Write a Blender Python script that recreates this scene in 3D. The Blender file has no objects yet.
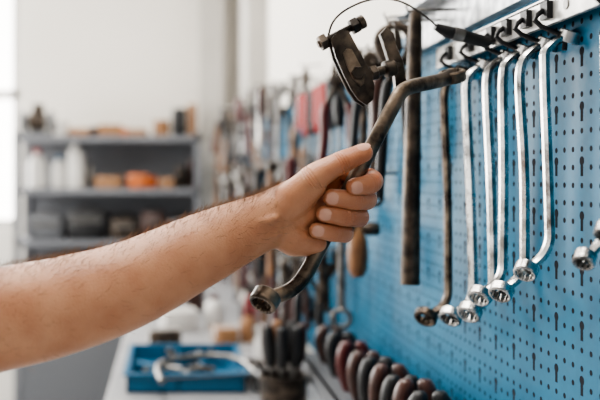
import bpy, bmesh, math, random
from mathutils import Vector as V, Matrix as M
random.seed(23)
scene = bpy.context.scene
try: scene.view_settings.look='AgX - Medium High Contrast'
except Exception as e: print(e)
H0 = 1.5   # eye height
WX = 0.42  # tool wall plane

# ------------------------------------------------------------ materials
def mat(name, col, rough=0.5, metal=0.0, col2=None, nscale=20, ncontrast=(0.35,0.65), bump=0.0, bscale=80,
        sss=0.0, spec=0.5, emit=0.0, coat=0.0, rough2=None):
    m = bpy.data.materials.new(name); m.use_nodes = True
    nt = m.node_tree; b = nt.nodes['Principled BSDF']
    b.inputs['Roughness'].default_value = rough
    b.inputs['Metallic'].default_value = metal
    b.inputs['Specular IOR Level'].default_value = spec
    b.inputs['Coat Weight'].default_value = coat
    b.inputs['Base Color'].default_value = (*col, 1)
    tc = nt.nodes.new('ShaderNodeTexCoord')
    if col2 is not None:
        n = nt.nodes.new('ShaderNodeTexNoise'); n.inputs['Scale'].default_value = nscale
        n.inputs['Detail'].default_value = 6
        r = nt.nodes.new('ShaderNodeValToRGB'); r.name='ramp'
        r.color_ramp.elements[0].position = ncontrast[0]; r.color_ramp.elements[1].position = ncontrast[1]
        r.color_ramp.elements[0].color = (*col, 1); r.color_ramp.elements[1].color = (*col2, 1)
        nt.links.new(tc.outputs['Object'], n.inputs['Vector'])
        nt.links.new(n.outputs['Fac'], r.inputs['Fac']); nt.links.new(r.outputs['Color'], b.inputs['Base Color'])
        if rough2 is not None:
            mr = nt.nodes.new('ShaderNodeMapRange'); mr.inputs['From Min'].default_value=.35; mr.inputs['From Max'].default_value=.65
            mr.inputs['To Min'].default_value=rough; mr.inputs['To Max'].default_value=rough2
            nt.links.new(n.outputs['Fac'], mr.inputs['Value']); nt.links.new(mr.outputs['Result'], b.inputs['Roughness'])
    if bump > 0:
        n2 = nt.nodes.new('ShaderNodeTexNoise'); n2.inputs['Scale'].default_value = bscale
        n2.inputs['Detail'].default_value = 5
        bp = nt.nodes.new('ShaderNodeBump'); bp.inputs['Strength'].default_value = bump
        bp.inputs['Distance'].default_value = 0.001
        nt.links.new(tc.outputs['Object'], n2.inputs['Vector'])
        nt.links.new(n2.outputs['Fac'], bp.inputs['Height']); nt.links.new(bp.outputs['Normal'], b.inputs['Normal'])
    if sss > 0:
        b.inputs['Subsurface Weight'].default_value = sss
        b.inputs['Subsurface Radius'].default_value = (1.0, 0.3, 0.15)
        b.inputs['Subsurface Scale'].default_value = 0.004
    if emit > 0:
        b.inputs['Emission Color'].default_value = (*col, 1); b.inputs['Emission Strength'].default_value = emit
    return m

SKIN = mat('skin', (0.42,0.175,0.085), 0.38, 0, (0.55,0.27,0.148), 30, (0.3,0.7), 0.6, 520, sss=0.12)
# fingers and knuckles are a little redder than the forearm
nt=SKIN.node_tree; tc=[n for n in nt.nodes if n.type=='TEX_COORD'][0]; sp=nt.nodes.new('ShaderNodeSeparateXYZ'); nt.links.new(tc.outputs['Object'],sp.inputs[0])
mr=nt.nodes.new('ShaderNodeMapRange'); mr.inputs['From Min'].default_value=.11; mr.inputs['From Max'].default_value=.21; mr.inputs['To Max'].default_value=.7
nt.links.new(sp.outputs['X'],mr.inputs['Value'])
mx=nt.nodes.new('ShaderNodeMix'); mx.data_type='RGBA'; mx.blend_type='MULTIPLY'; mx.inputs['B'].default_value=(1.08,.80,.70,1)
nt.links.new(mr.outputs['Result'],mx.inputs['Factor']); nt.links.new(nt.nodes['ramp'].outputs['Color'],mx.inputs['A']); nt.links.new(mx.outputs['Result'],nt.nodes['Principled BSDF'].inputs['Base Color'])
NAIL = mat('nail', (0.62,0.32,0.23), 0.18, 0)
HAIR = mat('arm_hair', (0.20,0.11,0.06), 0.45, 0)
CHROME = mat('chrome_vanadium', (0.27,0.26,0.25), 0.20, 1.0, (0.70,0.69,0.67), 48, (0.36,0.62), 0.15, 300, rough2=.30)
SATIN = mat('satin_steel', (0.30,0.29,0.28), 0.35, 0.9, (0.12,0.11,0.10), 50, (0.3,0.7), 0.1, 200)
DARK = mat('worn_dark_steel', (0.026,0.020,0.016), 0.36, 0.6, (0.14,0.105,0.078), 45, (0.42,0.75), 0.5, 260)
WORN = mat('worn_wrench_steel', (0.040,0.029,0.022), 0.27, 0.8, (0.26,0.20,0.15), 42, (0.40,0.72), 0.6, 240, rough2=.42)
BLACK = mat('black_rubber', (0.008,0.008,0.009), 0.45)
BROWNH = mat('brown_black_grip', (0.030,0.014,0.011), 0.3, 0, (0.075,0.03,0.022), 30)
RED = mat('red_plastic', (0.34,0.014,0.012), 0.35)
DRED = mat('dark_red_grip', (0.075,0.010,0.009), 0.3)
ORANGE = mat('orange_plastic', (0.50,0.13,0.03), 0.5)
WOOD = mat('wood', (0.13,0.052,0.02), 0.5, 0, (0.30,0.14,0.055), 25, (0.3,0.7))
BLUEP = mat('blue_plastic', (0.002,0.10,0.20), 0.45)
WHITEP = mat('white_plastic', (0.62,0.60,0.57), 0.4)
GREYP = mat('grey_paint', (0.11,0.115,0.125), 0.5)
SHELF = mat('shelf_grey', (0.14,0.145,0.16), 0.55, 0, (0.17,0.175,0.19), 4)
SHELFB = mat('shelf_back', (0.17,0.175,0.19), 0.6)
CARD = mat('cardboard', (0.24,0.115,0.055), 0.8, 0, (0.32,0.17,0.08), 12)
WALL = mat('wall_plaster', (0.84,0.80,0.74), 0.85, 0, (0.81,0.77,0.71), 2.0, (0.3,0.7), 0.15, 40)
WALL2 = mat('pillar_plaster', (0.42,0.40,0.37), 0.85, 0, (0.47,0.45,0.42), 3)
FLOOR = mat('floor_concrete', (0.35,0.36,0.38), 0.6, 0, (0.42,0.43,0.45), 3, (0.3,0.7), 0.2, 30)
CEIL = mat('ceiling_paint', (0.7,0.7,0.68), 0.9)
BENCH = mat('bench_top', (0.34,0.34,0.35), 0.45, 0, (0.27,0.27,0.28), 6)
GALV = mat('galvanised', (0.50,0.51,0.52), 0.35, 0.85, (0.20,0.21,0.22), 55, (0.35,0.65), 0.1, 100)
RAILM = mat('pale_rail', (0.64,0.62,0.59), 0.3, 0.35, (0.36,0.35,0.33), 40)
GLASS = mat('window_light', (1.0,0.98,0.95), 0.5, emit=5.0)

def board_material():
    m = bpy.data.materials.new('blue_perforated_steel'); m.use_nodes = True
    nt = m.node_tree; b = nt.nodes['Principled BSDF']; L = nt.links
    b.inputs['Specular IOR Level'].default_value=.30
    tc = nt.nodes.new('ShaderNodeTexCoord'); sp = nt.nodes.new('ShaderNodeSeparateXYZ')
    L.new(tc.outputs['Object'], sp.inputs[0])
    def math_(op, a, bb=None, clamp=False):
        n = nt.nodes.new('ShaderNodeMath'); n.operation = op; n.use_clamp = clamp
        for i, v in enumerate((a, bb)):
            if v is None: continue
            if isinstance(v, (int, float)): n.inputs[i].default_value = v
            else: L.new(v, n.inputs[i])
        return n.outputs[0]
    def cell(src, p, off=0.0):
        s = math_('ADD', src, 100*p + off)
        return math_('SUBTRACT', math_('MODULO', s, p), p/2)
    y, z = sp.outputs['Y'], sp.outputs['Z']
    p = 0.0185
    dy, dz = cell(y, p), cell(z, p)
    d = math_('SQRT', math_('ADD', math_('MULTIPLY', dy, dy), math_('MULTIPLY', dz, dz)))
    dot = math_('LESS_THAN', d, 0.0030)
    sy, sz = cell(y, p*3, p), cell(z, p*3, p)
    def blob(oz, r):
        zz = math_('SUBTRACT', sz, oz)
        dd = math_('SQRT', math_('ADD', math_('MULTIPLY', sy, sy), math_('MULTIPLY', zz, zz)))
        return math_('LESS_THAN', dd, r)
    slot = math_('MULTIPLY', math_('LESS_THAN', math_('ABSOLUTE', sy), 0.0028), math_('LESS_THAN', math_('ABSOLUTE', sz), 0.0090))
    hole = math_('MAXIMUM', math_('MAXIMUM', dot, slot), blob(0.0065, 0.0048))
    n = nt.nodes.new('ShaderNodeTexNoise'); n.inputs['Scale'].default_value = 9; n.inputs['Detail'].default_value = 9
    n.inputs['Roughness'].default_value=.7
    L.new(tc.outputs['Object'], n.inputs['Vector'])
    r = nt.nodes.new('ShaderNodeValToRGB')
    r.color_ramp.elements[0].position=.34; r.color_ramp.elements[1].position=.66
    r.color_ramp.elements[0].color=(0.0,0.085,0.165,1); r.color_ramp.elements[1].color=(0.0,0.140,0.255,1)
    L.new(n.outputs['Fac'], r.inputs['Fac'])
    mx = nt.nodes.new('ShaderNodeMix'); mx.data_type='RGBA'
    L.new(hole, mx.inputs['Factor']); L.new(r.outputs['Color'], mx.inputs['A'])
    mx.inputs['B'].default_value=(0.002,0.004,0.009,1)  # no real openings: darkness behind the holes is painted as near-black colour
    L.new(mx.outputs['Result'], b.inputs['Base Color'])
    L.new(math_('ADD', math_('MULTIPLY', hole, 0.4), 0.45), b.inputs['Roughness'])
    bp = nt.nodes.new('ShaderNodeBump'); bp.inputs['Strength'].default_value=0.5; bp.inputs['Distance'].default_value=0.001
    L.new(math_('SUBTRACT', 1.0, hole), bp.inputs['Height']); L.new(bp.outputs['Normal'], b.inputs['Normal'])
    return m
BOARD = board_material()

# ------------------------------------------------------------ mesh builder
class MB:
    def __init__(s): s.v=[]; s.f=[]; s.m=[]; s.mats=[]; s.T=M.Identity(4)
    def mi(s, m):
        if m not in s.mats: s.mats.append(m)
        return s.mats.index(m)
    def add(s, vs, fs, m):
        o=len(s.v); s.v += [s.T @ V(p) for p in vs]
        k=s.mi(m)
        for f in fs: s.f.append([i+o for i in f]); s.m.append(k)
    def loft(s, rings, m, cap=True, closed=False):
        n=len(rings[0]); vs=[p for r in rings for p in r]; fs=[]
        K=len(rings)
        for i in range(K if closed else K-1):
            for j in range(n):
                a=i*n+j; b=i*n+(j+1)%n; i2=(i+1)%K
                fs.append([a,b,i2*n+(j+1)%n,i2*n+j])
        if cap and not closed:
            fs.append(list(range(n))[::-1]); fs.append([(K-1)*n+j for j in range(n)])
        s.add(vs,fs,m)
    def box(s, lo, hi, m, bev=0.0):
        x0,y0,z0=lo; x1,y1,z1=hi
        if bev<=0:
            s.add([(x0,y0,z0),(x1,y0,z0),(x1,y1,z0),(x0,y1,z0),(x0,y0,z1),(x1,y0,z1),(x1,y1,z1),(x0,y1,z1)],
              [[0,3,2,1],[4,5,6,7],[0,1,5,4],[1,2,6,5],[2,3,7,6],[3,0,4,7]],m); return
        b=bev
        def rect(z,i):
            return [(x0+i+0,y0+b+i*0,z),(x0+b,y0+i,z),(x1-b,y0+i,z),(x1-i,y0+b,z),(x1-i,y1-b,z),(x1-b,y1-i,z),(x0+b,y1-i,z),(x0+i,y1-b,z)]
        s.loft([rect(z0,b*.7),rect(z0+b,0),rect(z1-b,0),rect(z1,b*.7)],m)
    def tube(s, pts, rad, m, n=12, flat=1.0, up=(0,1,0), cap=True, ph=0.0):
        pts=[V(p) for p in pts]; rings=[]
        for i,p in enumerate(pts):
            t=(pts[min(i+1,len(pts)-1)]-pts[max(i-1,0)]).normalized()
            u=V(up); 
            if abs(t.dot(u))>.97: u=V((1,0,0)) if abs(t.x)<.9 else V((0,0,1))
            a=(u-t*u.dot(t)).normalized(); b=t.cross(a)
            r=rad[i] if isinstance(rad,(list,tuple)) else rad
            if isinstance(r,(list,tuple)): ra,rb=r
            else: ra,rb=r*flat,r
            rings.append([p+a*math.cos(2*math.pi*(j+ph)/n)*ra+b*math.sin(2*math.pi*(j+ph)/n)*rb for j in range(n)])
        s.loft(rings,m,cap)
    def cyl(s,a,b,r,m,r2=None,n=16): s.tube([a,b],[r,r if r2 is None else r2],m,n)
    def lathe(s, o, axis, prof, m, n=20):
        o=V(o); ax=V(axis).normalized()
        u=V((0,1,0)) if abs(ax.y)<.9 else V((1,0,0))
        a=(u-ax*u.dot(ax)).normalized(); b=ax.cross(a)
        s.loft([[o+ax*d+(a*math.cos(2*math.pi*j/n)+b*math.sin(2*math.pi*j/n))*max(r,1e-4) for j in range(n)] for d,r in prof],m)
    def ring(s, c, axis, ro, ri, h, m, n=36, notch=0.0):
        c=V(c); ax=V(axis).normalized()
        u=V((0,1,0)) if abs(ax.y)<.9 else V((1,0,0))
        a=(u-ax*u.dot(ax)).normalized(); b=ax.cross(a)
        bv=min(h*.16,(ro-ri)*.35)
        prof=[(ri,-h/2+bv*.6),(ri+bv*.6,-h/2),(ro-bv,-h/2),(ro,-h/2+bv),(ro,h/2-bv),(ro-bv,h/2),(ri+bv*.6,h/2),(ri,h/2-bv*.6)]
        rings=[]
        for k,(r,d) in enumerate(prof):
            R=[]
            for j in range(n):
                rr=r
                if notch and k in (0,1,6,7): rr=r*(1+notch*(1 if j%3==0 else -0.3))
                R.append(c+ax*d+(a*math.cos(2*math.pi*j/n)+b*math.sin(2*math.pi*j/n))*rr)
            rings.append(R)
        s.loft(rings,m,cap=False,closed=True)
    def prism(s, outline, th, m, axis='x', off=0.0):
        cx=sum(p[0] for p in outline)/len(outline); cz=sum(p[1] for p in outline)/len(outline)
        def R(d,sc):
            o=[]
            for p in outline:
                a=cx+(p[0]-cx)*sc; b=cz+(p[1]-cz)*sc
                o.append((d+off,a,b) if axis=='x' else (a,d+off,b))
            return o
        s.loft([R(-th/2,.94),R(-th/2*.75,1),R(th/2*.75,1),R(th/2,.94)],m)
    def build(s, name, loc=(0,0,0), rot=(0,0,0), smooth=True, parent=None, angle=40):
        me=bpy.data.meshes.new(name); me.from_pydata([tuple(p) for p in s.v],[],s.f)
        for m in s.mats: me.materials.append(m)
        me.polygons.foreach_set('material_index', s.m)
        bm=bmesh.new(); bm.from_mesh(me); bmesh.ops.recalc_face_normals(bm,faces=bm.faces)
        for f in bm.faces: f.smooth=smooth
        if smooth:
            ca=math.radians(angle)
            for e in bm.edges:
                if len(e.link_faces)==2 and e.calc_face_angle(0)>ca: e.smooth=False
        bm.to_mesh(me); bm.free(); me.update()
        o=bpy.data.objects.new(name,me); scene.collection.objects.link(o)
        o.location=loc; o.rotation_euler=rot
        if parent: o.parent=parent
        return o

def chaikin(pts,it=2):
    pts=[list(p) for p in pts]
    for _ in range(it):
        q=[pts[0]]
        for a,b in zip(pts[:-1],pts[1:]):
            q.append([x*.75+y*.25 for x,y in zip(a,b)]); q.append([x*.25+y*.75 for x,y in zip(a,b)])
        q.append(pts[-1]); pts=q
    return pts

# ------------------------------------------------------------ room
def simple(name, lo, hi, m, bev=0): 
    b=MB(); b.box(lo,hi,m,bev); return b.build(name,smooth=False)
BY=5.45; WE=-.985
simple('floor',(-3.2,-3,-.1),(WX+.15,BY+.15,0),FLOOR)
simple('ceiling',(-3.2,-3,3.2),(WX+.15,BY+.15,3.3),CEIL)
simple('wall_right',(WX+.02,-3,0),(WX+.15,BY+.15,3.2),WALL)
b=MB()
b.box((WE,BY,0),(WX+.02,BY+.15,3.2),WALL); b.box((-3.2,BY,0),(-2.3,BY+.15,3.2),WALL)
b.box((-2.3,BY,0),(WE,BY+.15,1.15),WALL); b.box((-2.3,BY,2.9),(WE,BY+.15,3.2),WALL)
b.build('wall_back',smooth=False)
b=MB()
for x in (-2.3,-1.72,WE-.05): b.box((x,BY+.03,1.15),(x+.05,BY+.09,2.9),WHITEP)
for z in (1.15,2.0,2.84): b.box((-2.3,BY+.03,z),(WE,BY+.09,z+.06),WHITEP)
b.box((-2.3,BY+.1,1.15),(WE,BY+.11,2.9),GLASS)
b.build('window_1',smooth=False)
b=MB()
b.box((-3.35,-3,0),(-3.2,BY+.15,.95),WALL); b.box((-3.35,-3,2.95),(-3.2,BY+.15,3.2),WALL)
for y in (-3,-.9,1.7,4.9): b.box((-3.35,y,.95),(-3.2,y+.45,2.95),WALL)
b.build('wall_left',smooth=False)
b=MB()
for y0,y1 in ((-2.55,-.9),(-.45,1.7),(2.15,4.9)):
    for k in range(4):
        yy=y0+(y1-y0-.05)*k/3; b.box((-3.31,yy,.95),(-3.25,yy+.05,2.95),WHITEP)
    for z in (.95,2.0,2.9): b.box((-3.31,y0,z),(-3.25,y1,z+.05),WHITEP)
b.build('window_2',smooth=False)
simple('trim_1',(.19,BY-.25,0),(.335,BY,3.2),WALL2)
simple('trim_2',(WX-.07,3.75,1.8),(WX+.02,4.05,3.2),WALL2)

b=MB(); b.box((WX-.004,.45,.99),(WX+.001,5.2,1.745),BOARD); b.build('perforated_tool_board',smooth=False)
b=MB(); b.box((WX-.02,.45,1.70),(WX-.004,1.4,1.757),GALV); b.box((WX-.05,.45,1.754),(WX-.004,1.4,1.757),GALV)
b.build('galvanised_angle_strip',smooth=False)

b=MB(); b.box((-.16,.9,.905),(WX,5.0,.95),BENCH,.004)
for y in (1.0,2.9,4.8):
    for x in (-.12,.34): b.box((x,y,0),(x+.05,y+.05,.906),GREYP)
b.box((-.1,.95,.2),(.38,4.9,.23),GREYP)
b.build('workbench',smooth=False)

# ------------------------------------------------------------ ring wrenches on rail
RAX=V((-.5,-.55,-.67))
rail=MB()
rail.box((WX-.03,.5,1.655),(WX-.024,1.22,1.682),RAILM); rail.box((WX-.03,.5,1.680),(WX-.004,1.22,1.684),RAILM)
for yy in (.55,.82,1.0,1.19): rail.cyl((WX-.031,yy,1.668),(WX-.004,yy,1.668),.005,SATIN)
wr=[(.70,1.455,.0048,.009),(.735,1.428,.005,.0095),(.855,1.405,.0057,.0115),(.904,1.375,.006,.0125),(.957,1.362,.0062,.013),
    (1.003,1.338,.0066,.014),(1.075,1.322,.0070,.0145),(1.155,1.305,.0070,.016)]
sway=[0,0,-.006,.005,.012,-.005,-.012,.004]
for i,(y,zb,r,ro) in enumerate(wr):
    x=.382; zt=1.636
    off=ro*1.5+.002
    m=WORN if i==7 else CHROME
    ya=sway[i]; xa=random.uniform(-.003,.003)
    pts=[(x+.028,y,zt+.006),(x+.016,y,zt+.003),(x+.002,y,zt-.008),(x+xa,y,zt-.022),(x+xa,y+ya*.1,zt-.045),(x+.004,y+ya*.5,(zt+zb)/2),(x+.005,y+ya,zb+.042),(x+.005,y+ya,zb+.026),(x-.002,y+ya,zb+.012),(x-off*.6,y+ya,zb+.004),(x-off,y+ya,zb-.002)]
    b=MB(); P=chaikin(pts,2); n=len(P); rad=[]
    for k in range(n):
        t=k/(n-1); e=min(t,1-t); kk=1+.35*max(0,1-e/.12); rad.append((r*1.2*kk,r*.8*kk))
    b.tube(P,rad,m,8,ph=.5)
    for c,ax in ((pts[0],(.3,-.3,1)),(pts[-1],RAX)): b.ring(c,ax,ro,ro*.70,.0125,m,notch=.08)
    b.build('offset_ring_wrench',angle=30)
    rail.tube(chaikin([(WX-.026,y+.004,1.672),(WX-.04,y+.004,1.668),(WX-.046,y+.002,1.656),(x+.024,y,1.642),(x+.022,y-.001,1.628)],1),.0028,BLACK,8)
    rail.box((WX-.036,y-.006,1.66),(WX-.024,y+.010,1.678),BLACK)
rail.build('tool_hanging_rail')

# ------------------------------------------------------------ held wrench
def mm(a): return [(x/1000,y/1000,H0+z/1000) for x,y,z in a]
hp=mm([(97,850,-127),(108,852,-124),(122,856,-120),(138,862,-108),(158.8,870,-71),(180.7,870,-26.1),(209.4,872,26.2),(234.5,880,70.8),
       (246,887,90),(262,897,96),(285,914,101),(303.7,930,106),(320,945,112)])
b=MB(); P=chaikin(hp,3); n=len(P); rad=[]
for i in range(n):
    t=i/(n-1); e=min(t,1-t); k=.92+.22*max(0,1-e/.10); rad.append((.0068*k,.0086*k))
b.tube(P,rad,WORN,18)
b.ring(hp[0],(-.5,-.55,-.67),.0148,.0100,.016,WORN,notch=.08,n=48)
b.ring(hp[-1],(-.2,-.3,1),.0150,.010,.013,WORN,notch=.08,n=48)
b.build('held_offset_ring_wrench')

# ------------------------------------------------------------ puller + wire + ferrule
b=MB()
A=V((.1652,.93,H0+.1451)); B=V((.2144,.93,H0+.1708)); d=(B-A).normalized(); Ln=(B-A).length
prof=[]; k=0; s_=0
while s_<Ln: 
    prof.append((s_, .0045 if k%2 else .0039)); s_+=.0009; k+=1
b.lathe(A,d,prof,DARK,14)
def hexn(o,ax,r,h): b.lathe(o,ax,[(0,r*.85),(h*.12,r),(h*.88,r),(h,r*.85)],DARK,6)
hexn(A+d*.002,d,.0095,.009); hexn(B-d*.014,d,.0095,.009); b.lathe(B-d*.004,d,[(0,.007),(.001,.0078),(.006,.0078),(.007,.006)],DARK,16)
out=[(.1776,H0+.150),(.186,H0+.160),(.197,H0+.159),(.206,H0+.142),(.2135,H0+.128),(.222,H0+.113),(.2255,H0+.098),(.224,H0+.083),(.217,H0+.077),(.208,H0+.083),(.200,H0+.094),(.191,H0+.112),(.183,H0+.130)]
b.T=M.Translation((0,.93,0)); b.prism(out,.006,DARK,'y',-.009); b.prism(out,.006,DARK,'y',.009)
inner=[(.203+(p[0]-.203)*.5,H0+.118+(p[1]-H0-.118)*.5) for p in out]
b.prism(inner,.003,WORN,'y',-.0125)
b.T=M.Identity(4)
b.box((.182,.922,H0+.138),(.196,.938,H0+.156),DARK,.002)
b.cyl((.207,.915,H0+.112),(.207,.945,H0+.112),.0055,SATIN); b.lathe((.207,.912,H0+.112),(0,1,0),[(0,.007),(.004,.008)],DARK,6)
a0=V((.206,.93,H0+.108)); a1=V((.262,.94,H0+.124)); dd=(a1-a0).normalized()
b.lathe(a0,dd,[(0,.0055),(.042,.0055)],DARK,14); hexn(a0+dd*.018,dd,.009,.009)
b.lathe(a0+dd*.036,dd,[(0,.006),(.002,.0095),(.012,.0095),(.016,.006),(.022,.005)],DARK,16)
out2=[(.236,H0+.158),(.243,H0+.166),(.251,H0+.160),(.254,H0+.146),(.262,H0+.128),(.266,H0+.105),(.262,H0+.082),(.254,H0+.074),(.254,H0+.092),(.252,H0+.112),(.245,H0+.130),(.240,H0+.146)]
b.T=M.Translation((0,.94,0)); b.prism(out2,.010,DARK,'y'); b.T=M.Identity(4)
b.build('gear_puller')
b=MB()
W=mm([(176,930,153),(181,930,172),(197,930,186),(226,932,198),(262,950,200),(298,980,189),(322,1000,177)])
b.tube(chaikin(W,3),.0012,DARK,8)
b.tube(mm([(318,998,178),(332,1000,172),(384,1003,159)]),[.0045,.0075,.0075],BLACK,12)
b.tube(mm([(340,1000,170),(352,1000,167)]),.0085,SATIN,12)
b.cyl((.384,1.003,H0+.159),(.418,1.003,H0+.159),.003,SATIN)
b.build('wire_loop')

# ------------------------------------------------------------ generic tools
def t_screwdriver(m, L=.24, rh=.014):
    b=MB(); hl=L*.42
    b.lathe((0,0,0),(0,0,-1),[(0,rh*.5),(.003,rh*.85),(.01,rh),(hl*.35,rh*.92),(hl*.7,rh),(hl*.85,rh*.72),(hl*.93,rh*.8),(hl,rh*.45)],m,10)
    b.cyl((0,0,-hl+.002),(0,0,-L+.01),.0033,SATIN,n=10); b.box((-.0012,-.004,-L),(.0012,.004,-L+.012),SATIN); return b
def t_pliers(m, L=.2, up=1):
    b=MB()
    for s in (1,-1):
        jaw=[(0.0,.004),(s*.010,.006),(s*.013,-.004+.012),(s*.012,.025),(s*.006,.050),(s*.0012,.052),(s*.0012,.012)]
        b.prism(jaw,.008,DARK,'x')
        pts=chaikin([(0,-s*.004,.004),(0,s*.012,-.018),(0,s*.024,-.05),(0,s*.022,-.09),(0,s*.028,-.145)],2)
        b.tube(pts,[.0055]*len(pts),DARK,8)
        pts=chaikin([(0,s*.020,-.035),(0,s*.025,-.055),(0,s*.023,-.09),(0,s*.026,-.12),(0,s*.031,-.15)],2)
        b.tube(pts,[.0078+.0012*math.sin(3*i/len(pts)) for i in range(len(pts))],m,10)
    b.lathe((-.007,0,.004),(1,0,0),[(0,.009),(.001,.011),(.013,.011),(.014,.009)],DARK,16)
    b.v=[p*(L/.2)+V((0,0,-.052*L/.2)) for p in b.v] ; return b
def t_pincers(m,L=.26):   # end-cutting pincers, rounded open jaws
    b=MB()
    for s in (1,-1):
        pts=chaikin([(0,s*.003,-.002),(0,s*.022,-.012),(0,s*.024,-.035),(0,s*.010,-.062),(0,-s*.006,-.078),(0,-s*.014,-.10),(0,-s*.018,-L*.65),(0,-s*.024,-L)],2)
        n=len(pts); b.tube(pts,[(.0045+.0035*max(0,1-abs(i/n-.25)*5)+.001,.0065) for i in range(n)],DARK,10,up=(0,1,0))
        q=pts[int(n*.6):]; b.tube(q,.0078,m,10)
    b.lathe((-.009,0,-.070),(1,0,0),[(0,.009),(.001,.012),(.017,.012),(.018,.009)],DARK,16); return b
def t_spanner(m=None, L=.22, w=.011):
    m=m or CHROME; b=MB()
    h=w*1.9
    b.prism([(-h*.4,-h*1.9),(-h,-h*1.1),(-h*1.05,-h*.4),(-h*.75,.0),(-h*.5,-h*.05),(-h*.5,-h*.9),(h*.5,-h*.9),(h*.5,-.0),(h*.8,-h*.05),(h*1.05,-h*.5),(h,-h*1.1),(h*.4,-h*1.9)],.007,m,'x')
    b.tube([(0,0,-h*1.6),(0,0,-L*.5),(0,0,-L+h*1.2)],[(w*.55,.003)]*3,m,10,up=(0,1,0))
    b.ring((0,0,-L+h*.6),(1,0,.1),h*.8,h*.5,.009,m,notch=.08); return b
def t_hammer(L=.3):
    b=MB(); b.tube([(0,0,-.012),(0,0,-L*.5),(0,0,-L)],[(.012,.009),(.010,.008),(.015,.011)],WOOD,12)
    b.lathe((0,-.055,-.01),(0,1,0),[(0,.012),(.004,.015),(.022,.015),(.028,.011),(.036,.013),(.06,.013),(.07,.012),(.105,.004)],DARK,12); return b
def t_file(L=.3,k=1.0):
    b=MB(); b.lathe((0,0,-L),(0,0,1),[(0,.008*k),(.004,.0135*k),(.02,.0155*k),(.05,.012*k),(.08,.0145*k),(.098,.011*k),(.104,.0085*k)],WOOD,14)
    b.lathe((0,0,-L+.098),(0,0,1),[(0,.0095*k),(.012,.009*k)],SATIN,14)
    b.box((-.003,-.011,-L+.118),(.003,.011,0),DARK,.001); b.box((-.002,-.004,-L+.1),(.002,.004,-L+.12),DARK); return b
def t_adj(L=.24,m=None):
    m=m or SATIN
    b=MB(); b.prism([(-.022,0),(-.006,0),(-.006,-.022),(.006,-.022),(.010,-.002),(.022,-.012),(.024,-.040),(.012,-.062),(-.010,-.062),(-.026,-.035)],.012,m,'x')
    b.tube([(0,0,-.055),(0,0,-L*.6),(0,0,-L+.012)],[(.010,.004),(.009,.004),(.0125,.004)],m,12); b.ring((0,0,-L+.01),(1,0,0),.0135,.007,.008,m)
    b.lathe((-.008,.004,-.032),(1,0,0),[(0,.007),(.016,.007)],DARK,12); return b
def t_snips(m,L=.24):
    b=MB()
    for s in (1,-1):
        b.prism([(0,-.075),(s*.010,-.07),(s*.009,-.03),(s*.001,0)],.004,SATIN,'x',s*.002)
        pts=chaikin([(0,0,-.07),(0,s*.018,-.095),(0,s*.036,-.13),(0,s*.03,-.17),(0,s*.012,-.175),(0,s*.007,-.13),(0,s*.004,-.10)],2)
        b.tube(pts,.0042,m,8)
    b.lathe((-.005,0,-.072),(1,0,0),[(0,.008),(.010,.008)],SATIN,12); return b
def t_clamp(L=.2):
    b=MB(); pts=chaikin([(0,-.03,-.01),(0,.05,-.01),(0,.055,-L+.04),(0,-.03,-L+.04)],1)
    b.tube(pts,[(.004,.009)]*len(pts),DARK,10,up=(1,0,0))
    b.cyl((0,-.03,-L*.45),(0,-.03,-L-.01),.005,SATIN); b.cyl((0,-.055,-L),(0,-.005,-L),.003,SATIN); b.cyl((0,-.03,-L*.43),(0,-.03,-L*.46),.01,DARK); return b
def t_socketT(L=.25):
    b=MB(); b.cyl((0,-.07,-.01),(0,.07,-.01),.005,CHROME); b.cyl((0,0,-.01),(0,0,-L+.03),.005,CHROME); b.lathe((0,0,-L+.035),(0,0,-1),[(0,.006),(.004,.011),(.034,.011),(.035,.007)],CHROME,14); return b
def hook(b, dist):
    b.tube([(dist,0,.006),(.0,0,.004),(-.012,0,.002),(-.014,0,.010)],.0022,SATIN,6)

NAMES={t_screwdriver:'screwdriver',t_pliers:'pliers',t_pincers:'pincers',t_spanner:'combination_spanner',t_hammer:'hammer',t_file:'hand_file',t_adj:'adjustable_wrench',t_snips:'tin_snips',t_clamp:'screw_clamp',t_socketT:'t_handle_socket_wrench'}
def hang(fn, args, y, z, x=.385, rz=0.0, name=None, tilt=0):
    b=fn(*args)
    c,s=math.cos(rz),math.sin(rz)
    b.v=[V((p.x*c-p.y*s,p.x*s+p.y*c,p.z)) for p in b.v]
    lim=max(p.x for p in b.v)
    x=min(x,WX-.008-lim)
    hook(b, WX-.004-x)
    return b.build(name or NAMES[fn],(x,y,z),(tilt,0,0))
R_=math.radians
b=MB()
b.tube([(0,0,0),(0,0,-.02),(.0,0,-.12),(.001,0,-.28),(.002,0,-.385)],[(.009,.008),(.0105,.010),(.0110,.011),(.0128,.0128),(.0130,.014)],DARK,12)
b.tube([(0,0,.002),(0,0,-.018)],[.006,.010],DARK,12); hook(b,.07)
b.build('steel_drift_bar',(.348,1.18,1.73),(0,math.radians(1.5),0))
hang(t_pincers,(BLACK,.26),1.24,1.725,.335,rz=R_(70))
hang(t_pliers,(BROWNH,.22),1.31,1.745,.35,rz=R_(80),tilt=-.04)
hang(t_adj,(.26,DARK),1.40,1.71,.345,rz=R_(80))
hang(t_pincers,(BLACK,.24),1.48,1.72,.345,rz=R_(85))
hang(t_spanner,(DARK,.26,.014),1.55,1.73,.36,rz=R_(60))
hang(t_file,(.28,1.0),1.62,1.74,.36)
hang(t_pliers,(DRED,.22),1.69,1.74,.34,rz=R_(75))
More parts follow.
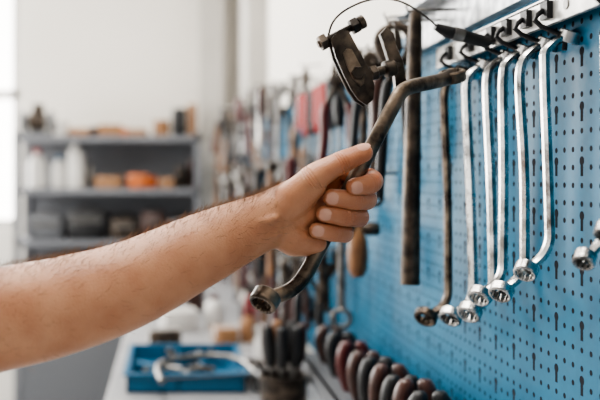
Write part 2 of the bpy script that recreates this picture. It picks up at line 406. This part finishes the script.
# small mallet with a short wooden handle behind the hand
b=MB()
b.lathe((-.040,0,0),(1,0,0),[(0,.009),(.003,.012),(.018,.0125),(.024,.009),(.052,.009),(.058,.0125),(.074,.0125),(.078,.010)],DARK,16)
b.lathe((0,0,.012),(0,0,-1),[(0,.006),(.006,.009),(.02,.012),(.028,.016),(.055,.019),(.085,.017),(.098,.010)],WOOD,16)
b.cyl((0,0,.01),(0,0,.10),.005,DARK); b.tube([(0,0,.098),(.03,0,.10),(.071,0,.10)],.003,SATIN,8)
b.build('mallet',(.338,1.5,1.403))
for y,m_ in ((1.77,BLACK),(1.85,BLACK),(1.94,RED),(2.02,RED),(2.11,BLACK),(2.20,RED)): hang(t_screwdriver,(m_,.27,.015),y,1.715,.36)
hang(t_spanner,(SATIN,.26,.015),1.70,1.45,.35,rz=R_(75)); hang(t_adj,(.24,DARK),1.80,1.45,.33,rz=R_(80))

hcols=[BLACK,BLACK,BLACK,BLACK,BROWNH,DRED,BROWNH,RED]
def rnd_tool():
    k=random.random(); c=random.choice(hcols)
    if k<.16: return t_screwdriver,(c,random.uniform(.2,.3),.015)
    if k<.36: return t_pliers,(c,random.uniform(.17,.22))
    if k<.46: return t_pincers,(c,random.uniform(.2,.26))
    if k<.68: return t_spanner,(random.choice([CHROME,DARK,SATIN,DARK]),random.uniform(.18,.28),random.uniform(.012,.018))
    if k<.75: return t_hammer,(random.uniform(.26,.3),)
    if k<.82: return t_file,(random.uniform(.24,.3),)
    if k<.89: return t_adj,(random.uniform(.2,.27),random.choice([SATIN,DARK]))
    if k<.94: return t_snips,(c,)
    if k<.97: return t_socketT,()
    return t_clamp,()
for z0,ys,dy in ((1.77,2.28,.046),(1.52,1.92,.055),(1.30,1.90,.065),(1.16,2.2,.10)):
    y=ys
    while y<5.0:
        fn,a=rnd_tool()
        hang(fn,a,y,z0+random.uniform(-.015,.03 if z0<1.7 else .05),random.uniform(.25,.385),rz=random.choice([0,math.radians(random.uniform(40,90)),math.radians(random.uniform(40,90))]))
        y+=dy*random.uniform(.7,1.25)*(1+.12*(y-2))

# ------------------------------------------------------------ rack of plier handles, lower
b=MB()
b.box((.30,1.04,1.09),(WX-.004,1.90,1.096),GREYP)
b.box((.30,1.04,1.06),(.304,1.90,1.096),GREYP)
rk=b.build('tool_rack_shelf',smooth=False)
cols=[BROWNH,BLACK,DRED,BROWNH,BLACK,BROWNH,BLACK,BROWNH,BLACK]
for i,px in enumerate((328,339,351,363,375,387,399,412,426)):
    y=283/(px-170); zt=1.178+.030*(i/8)+random.uniform(-.005,.006)
    b=MB(); c=cols[i]
    for s in (1,-1):
        pts=chaikin([(s*.004,0,1.07),(s*.008,0,1.10),(s*.021,0,1.13),(s*.023,0,zt-.025),(s*.011,0,zt)],2)
        n=len(pts); b.tube(pts,[.0122*(1-.3*max(0,(j/(n-1)-.85)/.15)) for j in range(n)],c,12)
        b.lathe((s*.011,0,zt-.002),(-s*.4,0,1),[(0,.009),(.003,.0075),(.006,.003)],c,12)
    b.lathe((0,-.006,1.075),(0,1,0),[(0,.011),(.012,.011)],DARK,14)
    b.prism([(-.012,1.072),(.012,1.072),(.009,1.04),(.002,1.015),(-.002,1.015),(-.009,1.04)],.009,DARK,'y')
    b.build('pliers',(.345,y,0),(0,0,.0))

# ------------------------------------------------------------ shelf unit on back wall
b=MB(); SX0,SX1=-.93,.18; SY0,SY1=4.95,5.35
for z in (1.70,1.385,1.075,.78,.1): b.box((SX0,SY0,z),(SX1,SY1,z+.035),SHELF)
for x in (SX0,SX1-.035):
    for y in (SY0,SY1-.035): b.box((x,y,0),(x+.035,y+.035,1.76),SHELF)
b.box((SX0,SY1-.01,.1),(SX1,SY1,1.70),SHELFB)
b.box((SX0,SY0+.01,.1),(SX1,SY0+.02,.80),GREYP)
b.build('storage_shelf_unit',smooth=False)
def bottle(x,y,z,h,r,m,capm,name='plastic_bottle'):
    b=MB(); b.lathe((0,0,0),(0,0,1),[(0,r*.9),(.005,r),(h*.62,r),(h*.75,r*.8),(h*.84,r*.38),(h*.88,r*.36)],m,20)
    b.lathe((0,0,h*.87),(0,0,1),[(0,r*.42),(h*.12,r*.42),(h*.13,r*.3)],capm,14); b.build(name,(x,y,z))
def can(x,y,z,h,r,m,name='paint_tin'):
    b=MB(); b.lathe((0,0,0),(0,0,1),[(0,r*.95),(.004,r),(h*.96,r),(h*.965,r*1.04),(h,r*1.04),(h,r*.9),(h*.97,r*.88)],m,20); b.build(name,(x,y,z))
def carton(x,y,z,sx,sy,sz,m,rz=0):
    b=MB(); b.box((-sx/2,-sy/2,0),(sx/2,sy/2,sz),m,.003); b.box((-sx/2-.002,-sy*.12,sz*.3),(sx/2+.002,sy*.12,sz+.001),WHITEP)
    b.build('cardboard_box',(x,y,z),(0,0,rz))
s1,s2,s3,s4=1.735,1.42,1.11,.815
b=MB(); b.box((-.09,-.06,0),(.09,.06,.03),GREYP,.004); b.cyl((-.05,0,.09),(.05,0,.09),.055,DARK); b.cyl((-.10,0,.09),(-.07,0,.09),.065,GREYP); b.cyl((.07,0,.09),(.10,0,.09),.065,GREYP)
b.cyl((-.1,0,.09),(.1,0,.09),.012,SATIN); b.box((-.03,-.03,.02),(.03,.03,.06),DARK); b.box((-.03,-.02,.14),(.04,.02,.20),DARK,.003); b.build('bench_grinder',(-.81,5.1,s1))
carton(-.55,5.12,s1,.12,.2,.05,CARD); carton(-.37,5.12,s1,.14,.2,.07,CARD,.1); carton(-.2,5.1,s1,.12,.15,.045,CARD,-.1)
can(-.66,5.1,s1,.09,.04,WHITEP); can(-.05,5.1,s1,.10,.05,CARD); can(.055,5.08,s1,.17,.045,BLACK); can(.135,5.1,s1,.2,.03,CARD,'paper_tube'); can(-.46,5.1,s1,.06,.03,BROWNH); can(-.28,5.05,s1,.05,.025,ORANGE)
bottle(-.81,5.08,s2,.24,.055,WHITEP,RED); bottle(-.68,5.1,s2,.20,.045,WHITEP,BLUEP); bottle(-.575,5.08,s2,.31,.052,WHITEP,WHITEP)
bottle(-.49,5.12,s2,.16,.03,SATIN,BLACK)
carton(-.37,5.1,s2,.15,.2,.07,CARD); carton(-.2,5.12,s2,.12,.2,.085,ORANGE,.1); can(-.11,5.08,s2,.07,.03,ORANGE); carton(-.02,5.1,s2,.09,.2,.06,CARD)
can(.07,5.1,s2,.13,.04,DARK); can(.13,5.12,s2,.17,.02,BROWNH)
for x,w,h,m in ((-.75,.2,.14,GREYP),(-.5,.22,.17,BLACK),(-.27,.16,.12,DARK),(-.1,.14,.16,BROWNH),(.06,.14,.12,GREYP)):
    b=MB(); b.box((-w/2,-.12,0),(w/2,.12,h),m,.006); b.box((-w/2+.02,-.125,h*.6),(w/2-.02,-.118,h*.75),SATIN); b.tube(chaikin([(-w*.25,0,h),(-w*.2,0,h+.03),(w*.2,0,h+.03),(w*.25,0,h)],1),.005,DARK,8)
    b.build('tool_case',(x,5.12,s3))
for x,w,h,m in ((-.7,.3,.16,BLACK),(-.3,.25,.13,GREYP),(.0,.25,.18,DARK)):
    b=MB(); b.box((-w/2,-.12,0),(w/2,.12,h),m,.006); b.box((-w/2-.005,-.125,h),(w/2+.005,.125,h+.012),m,.003); b.build('storage_bin',(x,5.12,s4))

# ------------------------------------------------------------ bench clutter
ZB=.95
b=MB()
x0,x1,y0,y1,h,t=-.11,.19,2.10,2.46,.05,.005
b.box((x0,y0,0),(x1,y1,t),BLUEP)
for lo,hi in (((x0,y0,0),(x1,y0+t,h)),((x0,y1-t,0),(x1,y1,h)),((x0,y0,0),(x0+t,y1,h)),((x1-t,y0,0),(x1,y1,h)),((.02,y0,0),(.025,y1,h*.8)),
              ((x0-.010,y0-.010,h-.005),(x1+.010,y0,h)),((x0-.010,y1,h-.005),(x1+.010,y1+.010,h)),((x0-.010,y0,h-.005),(x0,y1,h)),((x1,y0,h-.005),(x1+.010,y1,h))): b.box(lo,hi,BLUEP)
for k in range(26):
    a=random.uniform(0,3.14); c=V((random.uniform(-.07,.15),random.uniform(2.16,2.40),.014+.010*(k%4))); dd=V((math.cos(a),math.sin(a),0))*random.uniform(.015,.035)
    b.tube([c-dd,c+dd],[.008,.010],random.choice([BLUEP,SATIN,DARK,BLACK]),10)
b.build('blue_parts_tray',(0,0,ZB),smooth=False)
b=MB()
b.tube(chaikin([(-.02,1.98,0),(-.035,2.12,0),(-.02,2.2,0),(.10,2.27,0),(.19,2.24,0),(.215,2.05,0)],2),.008,SATIN,12)
b.tube([(-.02,2.0,0),(.215,2.06,0)],[(.001,.006)]*2,DARK,6,up=(0,0,1))
b.tube(chaikin([(.215,2.06,0),(.235,1.98,0),(.20,1.93,0)],2),.014,BLACK,12)
b.build('hacksaw',(0,0,ZB+.060))
for x,y,sx,sy,sz,m in ((.03,2.98,.12,.12,.07,WHITEP),(.18,2.74,.07,.09,.05,CARD),(-.04,3.3,.14,.14,.10,GREYP),(-.02,2.7,.1,.08,.05,DARK)): carton(x,y,ZB,sx,sy,sz,m,.2)
for x,y,h,r,m in ((.16,3.0,.12,.035,WHITEP),(.26,2.75,.10,.03,CARD),(.28,3.0,.16,.03,SATIN),(.10,3.4,.15,.04,BROWNH)): bottle(x,y,ZB,h,r,m,DRED)
b=MB()
b.lathe((0,0,0),(0,0,1),[(0,.08),(.02,.08),(.03,.05),(.06,.05)],GREYP,20); b.box((-.05,-.10,.055),(.05,.10,.12),GREYP,.01)
b.box((-.065,-.03,.11),(.065,.0,.17),GREYP,.006); b.box((-.065,-.11,.08),(.065,-.075,.17),GREYP,.006); b.cyl((0,-.12,.08),(0,-.20,.08),.012,SATIN); b.cyl((-.08,-.19,.08),(.08,-.19,.08),.006,SATIN)
b.build('bench_vise',(-.03,3.75,ZB))
b=MB()
b.lathe((0,0,0),(0,0,1),[(0,.045),(.003,.05),(.12,.052),(.12,.047),(.01,.044)],DARK,20)
for k in range(7):
    a=k*.9; x=.025*math.cos(a); y=.025*math.sin(a)
    b.cyl((x*.6,y*.6,.01),(x*1.3,y*1.3,.15),.004,SATIN,n=8)
    b.lathe((x*1.3,y*1.3,.14),(x*.35,y*.35,.1),[(0,.006),(.01,.012),(.05,.014),(.085,.011),(.09,.005)],[BROWNH,BLACK,WOOD,BROWNH,BLACK,BLACK,BLACK][k],12)
b.build('tool_pot',(.245,1.80,ZB))
b=MB()
for k in range(16):
    a=random.uniform(0,3.14); c=V((random.uniform(-.06,.06),random.uniform(-.14,.14),.010+.008*(k%4))); dd=V((math.cos(a),math.sin(a),0))*random.uniform(.03,.06)
    b.tube([c-dd,c+dd],[.007,.008],random.choice([CHROME,SATIN,DARK,WORN]),10); b.ring(c+dd*1.1,(0,0,1),.014,.008,.010,random.choice([CHROME,DARK]))
b.build('loose_spanners_pile',(.29,2.22,ZB))
can(.30,2.52,ZB,.09,.045,WHITEP)

# ------------------------------------------------------------ ARM AND HAND
b=MB()
Y1=V((0,1,0))
flat=[(-300,670,-140,44,42,-.02),(-243.7,700,-139,46,43,-.03),(-201.6,730,-138,47,44,-.05),(-155,760,-131.5,47,43,-.12),(-103.7,785,-123.5,46,42,-.2),
 (-38.9,810,-106,42,38,-.35),(30,835,-75.5,36.5,31,-.42),(71.4,850,-58,32,25,-.36),(101.4,862,-47,30,22,-.25),
 (126,872,-40,36,21,-.02),(150,884,-34,42,18,.22),(170,895,-28,43,14,.36),(179,899,-25,39,9,.38)]
def crm(p0,p1,p2,p3,t): return .5*((2*p1)+(-p0+p2)*t+(2*p0-5*p1+4*p2-p3)*t*t+(-p0+3*p1-3*p2+p3)*t**3)
armsec=[]
for i in range(len(flat)-1):
    q=[flat[max(0,i-1)],flat[i],flat[i+1],flat[min(len(flat)-1,i+2)]]
    for k in range(5):
        armsec.append([crm(q[0][j],q[1][j],q[2][j],q[3][j],k/5) for j in range(6)])
armsec.append(list(flat[-1]))
NS=40
def armring(s, extra=0.0):
    c=V((s[0]/1000,s[1]/1000,H0+s[2]/1000)); u=V((s[5],0,1)).normalized()
    dy=V((-.25,1,0)).normalized() if s[0]<110 else Y1
    out=[]
    for j in range(NS):
        a=2*math.pi*j/NS; out.append(c+u*math.cos(a)*(s[3]/1000+extra)+dy*math.sin(a)*(s[4]/1000+extra))
    return out
b.loft([armring(s) for s in armsec],SKIN)
def capsule(pts,rad,n=18):
    pts=[V((p[0]/1000,p[1]/1000,H0+p[2]/1000)) for p in pts]
    P=[];R=[]
    for i in range(len(pts)-1):
        for k in range(6):
            t=k/6; P.append(pts[i].lerp(pts[i+1],t)); R.append((rad[i]*(1-t)+rad[i+1]*t)/1000)
    P.append(pts[-1]); R.append(rad[-1]/1000)
    d0=(P[0]-P[1]).normalized(); d1=(P[-1]-P[-2]).normalized(); P0,R0,P2,R2=P[0],R[0],P[-1],R[-1]
    pre=[];pr=[];po=[];pq=[]
    for k in (9,8,7,6,5,4,3,2,1):
        a=k/9.2*math.pi/2; pre.append(P0+d0*R0*math.sin(a)); pr.append(R0*math.cos(a))
        a=(10-k)/9.2*math.pi/2; po.append(P2+d1*R2*math.sin(a)); pq.append(R2*math.cos(a))
    b.tube(pre+P+po,pr+R+pq,SKIN,n)
capsule([(110,860,-42),(126,857,-26),(144,853,-9)],[15,20,17])        # thenar
capsule([(106,863,-58),(128,866,-68),(150,872,-70)],[14,17,15.5])      # hypothenar
capsule([(143,855,-8),(160,868,3),(171,886,5)],[14,13,11])             # web to index
capsule([(135,867,-38),(154,873,-38)],[17,15])
capsule([(10,806,-76),(60,827.5,-58),(106,842,-44)],[5.5,5.5,5],10)        # tendons
capsule([(20,808,-90),(66,827,-72),(106,844,-60)],[5.5,5,4.5],10)
bmd=b.build('palm_tmp')
def remesh(o, vox, it, fac=.5):
    m=o.modifiers.new('r','REMESH'); m.mode='VOXEL'; m.voxel_size=vox; m.use_smooth_shade=True
    s=o.modifiers.new('s','SMOOTH'); s.iterations=it; s.factor=fac
    dg=bpy.context.evaluated_depsgraph_get(); me=bpy.data.meshes.new_from_object(o.evaluated_get(dg))
    bpy.data.objects.remove(o); return me
palm=remesh(bmd,.0018,12)

hand=MB()
def finger(pts, rad, dorsal=None, nail=True, wscale=1.0, nlen=.0118, nw=44):
    jp=[V((p[0]/1000,p[1]/1000,H0+p[2]/1000)) for p in pts]
    n=(jp[2]-jp[1]).cross(jp[-1]-jp[2]).normalized() if dorsal is None else None
    P=[V(p) for p in chaikin(jp,3)]
    L=[0]
    for a,c in zip(P[:-1],P[1:]): L.append(L[-1]+(c-a).length)
    tot=L[-1]
    def at(s):
        s=max(0,min(tot,s))
        for i in range(len(L)-1):
            if L[i+1]>=s: return P[i].lerp(P[i+1],(s-L[i])/max(1e-9,L[i+1]-L[i]))
        return P[-1]
    js=[]
    for q in jp:
        best=min(range(400),key=lambda k:(at(tot*k/399)-q).length); js.append(tot*best/399)
    js[0]=0; js[-1]=tot
    def r_at(s):
        for i in range(len(js)-1):
            if s<=js[i+1]:
                t=(s-js[i])/max(1e-9,js[i+1]-js[i]); t=t*t*(3-2*t); r=rad[i]*(1-t)+rad[i+1]*t; break
        else: r=rad[-1]
        r/=1000
        for k in range(1,len(js)-1):
            d=s-js[k]; r*=1+.065*math.exp(-(d/.0055)**2)
            for o in (-.0036,-.0012,.0014,.0038): r*=1-.055*math.exp(-((d-o)/.0006)**2)
        return r
    rt=rad[-1]/1000
    S=[tot*k/170 for k in range(171) if tot*k/170<tot-rt]+[tot-rt+rt*math.sin(a/14*math.pi/2) for a in range(15)]
    if dorsal is None:
        outv=(jp[1]-(jp[0]+jp[2])/2)+(jp[2]-(jp[1]+jp[3])/2)
    sg=[None]
    def frame(s):
        t=(at(s+.002)-at(s-.002)).normalized()
        if dorsal is None:
            side=(n-t*n.dot(t)).normalized(); d=side.cross(t).normalized()
            if sg[0] is None:
                tt=(at(tot*.55+.002)-at(tot*.55-.002)).normalized(); sg[0] = 1 if n.cross(tt).dot(outv)>0 else -1
            d*=sg[0]
        else:
            dv=V(dorsal); d=(dv-t*dv.dot(t)).normalized(); side=d.cross(t)
        return t,d,side
    rings=[]; NN=22
    for s in S:
        t,d,side=frame(s); r=r_at(s); c=at(s)
        u=(s-(tot-rt))/rt
        if u>0: r=r*math.sqrt(max(0,1-u*u))+1e-5
        rings.append([c+(d*math.cos(2*math.pi*j/NN)*r*.93+side*math.sin(2*math.pi*j/NN)*r*wscale) for j in range(NN)])
    hand.loft(rings,SKIN)
    if nail:
        R=[]; e0=tot-.0015
        for k in range(11):
            q=k/10; s=e0-nlen*(1-q); t,d,side=frame(min(s,tot-.003)); r=r_at(min(s,tot-rt)); c=at(s)
            u=max(0,(s-(tot-rt))/rt); rr=r*(1-.30*u*u)
            w=math.sqrt(max(0,1-abs(2*q-1)**2.6*.75)); row=[]
            for j in range(11):
                ph=(j/10*2-1)*math.radians(nw)*w
                row.append(c+d*math.cos(ph)*(rr*.93+.0003)+side*math.sin(ph)*(rr*wscale+.0002))
            R.append(row)
        vs=[p for r_ in R for p in r_]; fs=[[i*11+j,i*11+j+1,(i+1)*11+j+1,(i+1)*11+j] for i in range(10) for j in range(10)]
        hand.add(vs,fs,NAIL)
finger([(168,897,4),(217,884,-4),(208,853,-9.5),(179,844,-13)],[11,10.7,10.0,8.9])
finger([(165,900,-14),(216,886,-26),(191,851,-26.5),(156,848,-22)],[11,10.9,10.2,9.0])
finger([(157,900,-35),(209,886,-45),(182,852,-43.4),(149,849,-38.5)],[10.5,10.3,9.8,8.6])
finger([(145,896,-54),(192,884,-62.5),(169,854,-60),(142,850,-55)],[9.8,9.5,8.8,7.8])
finger([(126,858,-26),(144,850,-3.5),(174,847,13),(206,852,26)],[16.5,14.6,11.6,9.4],dorsal=(-.35,-.45,.85),wscale=1.08,nlen=.0145,nw=48)
hm=hand.build('fing_tmp')
me=bpy.data.meshes.new('arm'); bm=bmesh.new(); bm.from_mesh(palm)
for f in bm.faces: f.material_index=0; f.smooth=True
bm.from_mesh(hm.data); bm.to_mesh(me); bm.free(); bpy.data.objects.remove(hm)
me.materials.append(SKIN); me.materials.append(NAIL)
arm=bpy.data.objects.new('human_arm_and_hand',me); scene.collection.objects.link(arm)
for p in me.polygons: p.use_smooth=True
b=MB()
for k in range(3000):
    i=random.randrange(5,43); s=armsec[i]; s2=armsec[i+1]
    R1=armring(s); R2=armring(s2); a=random.gauss(0,.6) if random.random()<.8 else random.uniform(-math.pi,math.pi)
    j=int((a/(2*math.pi)*NS))%NS; t=random.random()
    p=R1[j].lerp(R2[j],t); p=p.lerp(R1[(j+1)%NS].lerp(R2[(j+1)%NS],t),random.random())
    c=V((s[0]/1000,s[1]/1000,H0+s[2]/1000)); nrm=(p-c).normalized(); ax=(R2[j]-R1[j]).normalized()
    ln=random.uniform(.006,.012); d=(nrm*.5+ax*random.uniform(.3,1)+V((random.uniform(-.4,.4),random.uniform(-.4,.4),random.uniform(-.4,.4)))).normalized()
    p=p-nrm*.0006
    b.tube([p,p+d*ln*.5+nrm*ln*.08,p+d*ln],[.00014,.00011,.00005],HAIR,3,cap=False)
b.build('arm_hair',parent=arm)

# ------------------------------------------------------------ lights
def area(name,loc,target,sx,sy,e,col=(1,1,1)):
    l=bpy.data.lights.new(name,'AREA'); l.shape='RECTANGLE'; l.size=sx; l.size_y=sy; l.energy=e; l.color=col
    o=bpy.data.objects.new(name,l); scene.collection.objects.link(o); o.location=loc
    o.rotation_euler=(V(target)-V(loc)).to_track_quat('-Z','Y').to_euler(); return o
area('window_daylight',(-3.1,3.4,2.0),(0,2.6,1.6),2.7,1.9,150,(1,.985,.95))
area('window_daylight_near',(-3.1,.6,2.1),(0,.8,1.5),2.1,1.8,26,(1,.985,.95))
area('window_daylight_back',(-1.64,BY-.03,2.0),(-.9,0,1.5),1.2,1.7,75,(1,.98,.95))
area('added_overhead_fill',(-.6,3.0,3.15),(-.6,3.0,0),.5,2.4,44,(1,.96,.90))  # added fill that keeps the back wall bright, no actual lamp known here
area('added_overhead_fill.001',(-.25,1.1,3.15),(-.1,.9,0),.4,1.2,34,(1,.96,.90))  # second added fill, overhead near the arm and wrenches
w=bpy.data.worlds.new('World'); scene.world=w; w.use_nodes=True
bg=w.node_tree.nodes['Background']; bg.inputs[0].default_value=(.93,.96,1,1); bg.inputs[1].default_value=.32

# ------------------------------------------------------------ camera
cd=bpy.data.cameras.new('Camera'); cam=bpy.data.objects.new('Camera',cd); scene.collection.objects.link(cam)
cam.location=(0,0,H0); cam.rotation_euler=(math.radians(90),0,0)
cd.lens=50; cd.sensor_width=36; cd.sensor_fit='HORIZONTAL'; cd.shift_x=130/600; cd.shift_y=-25/600
cd.clip_start=.02; cd.dof.use_dof=True; cd.dof.focus_distance=.88; cd.dof.aperture_fstop=3.4
scene.camera=cam
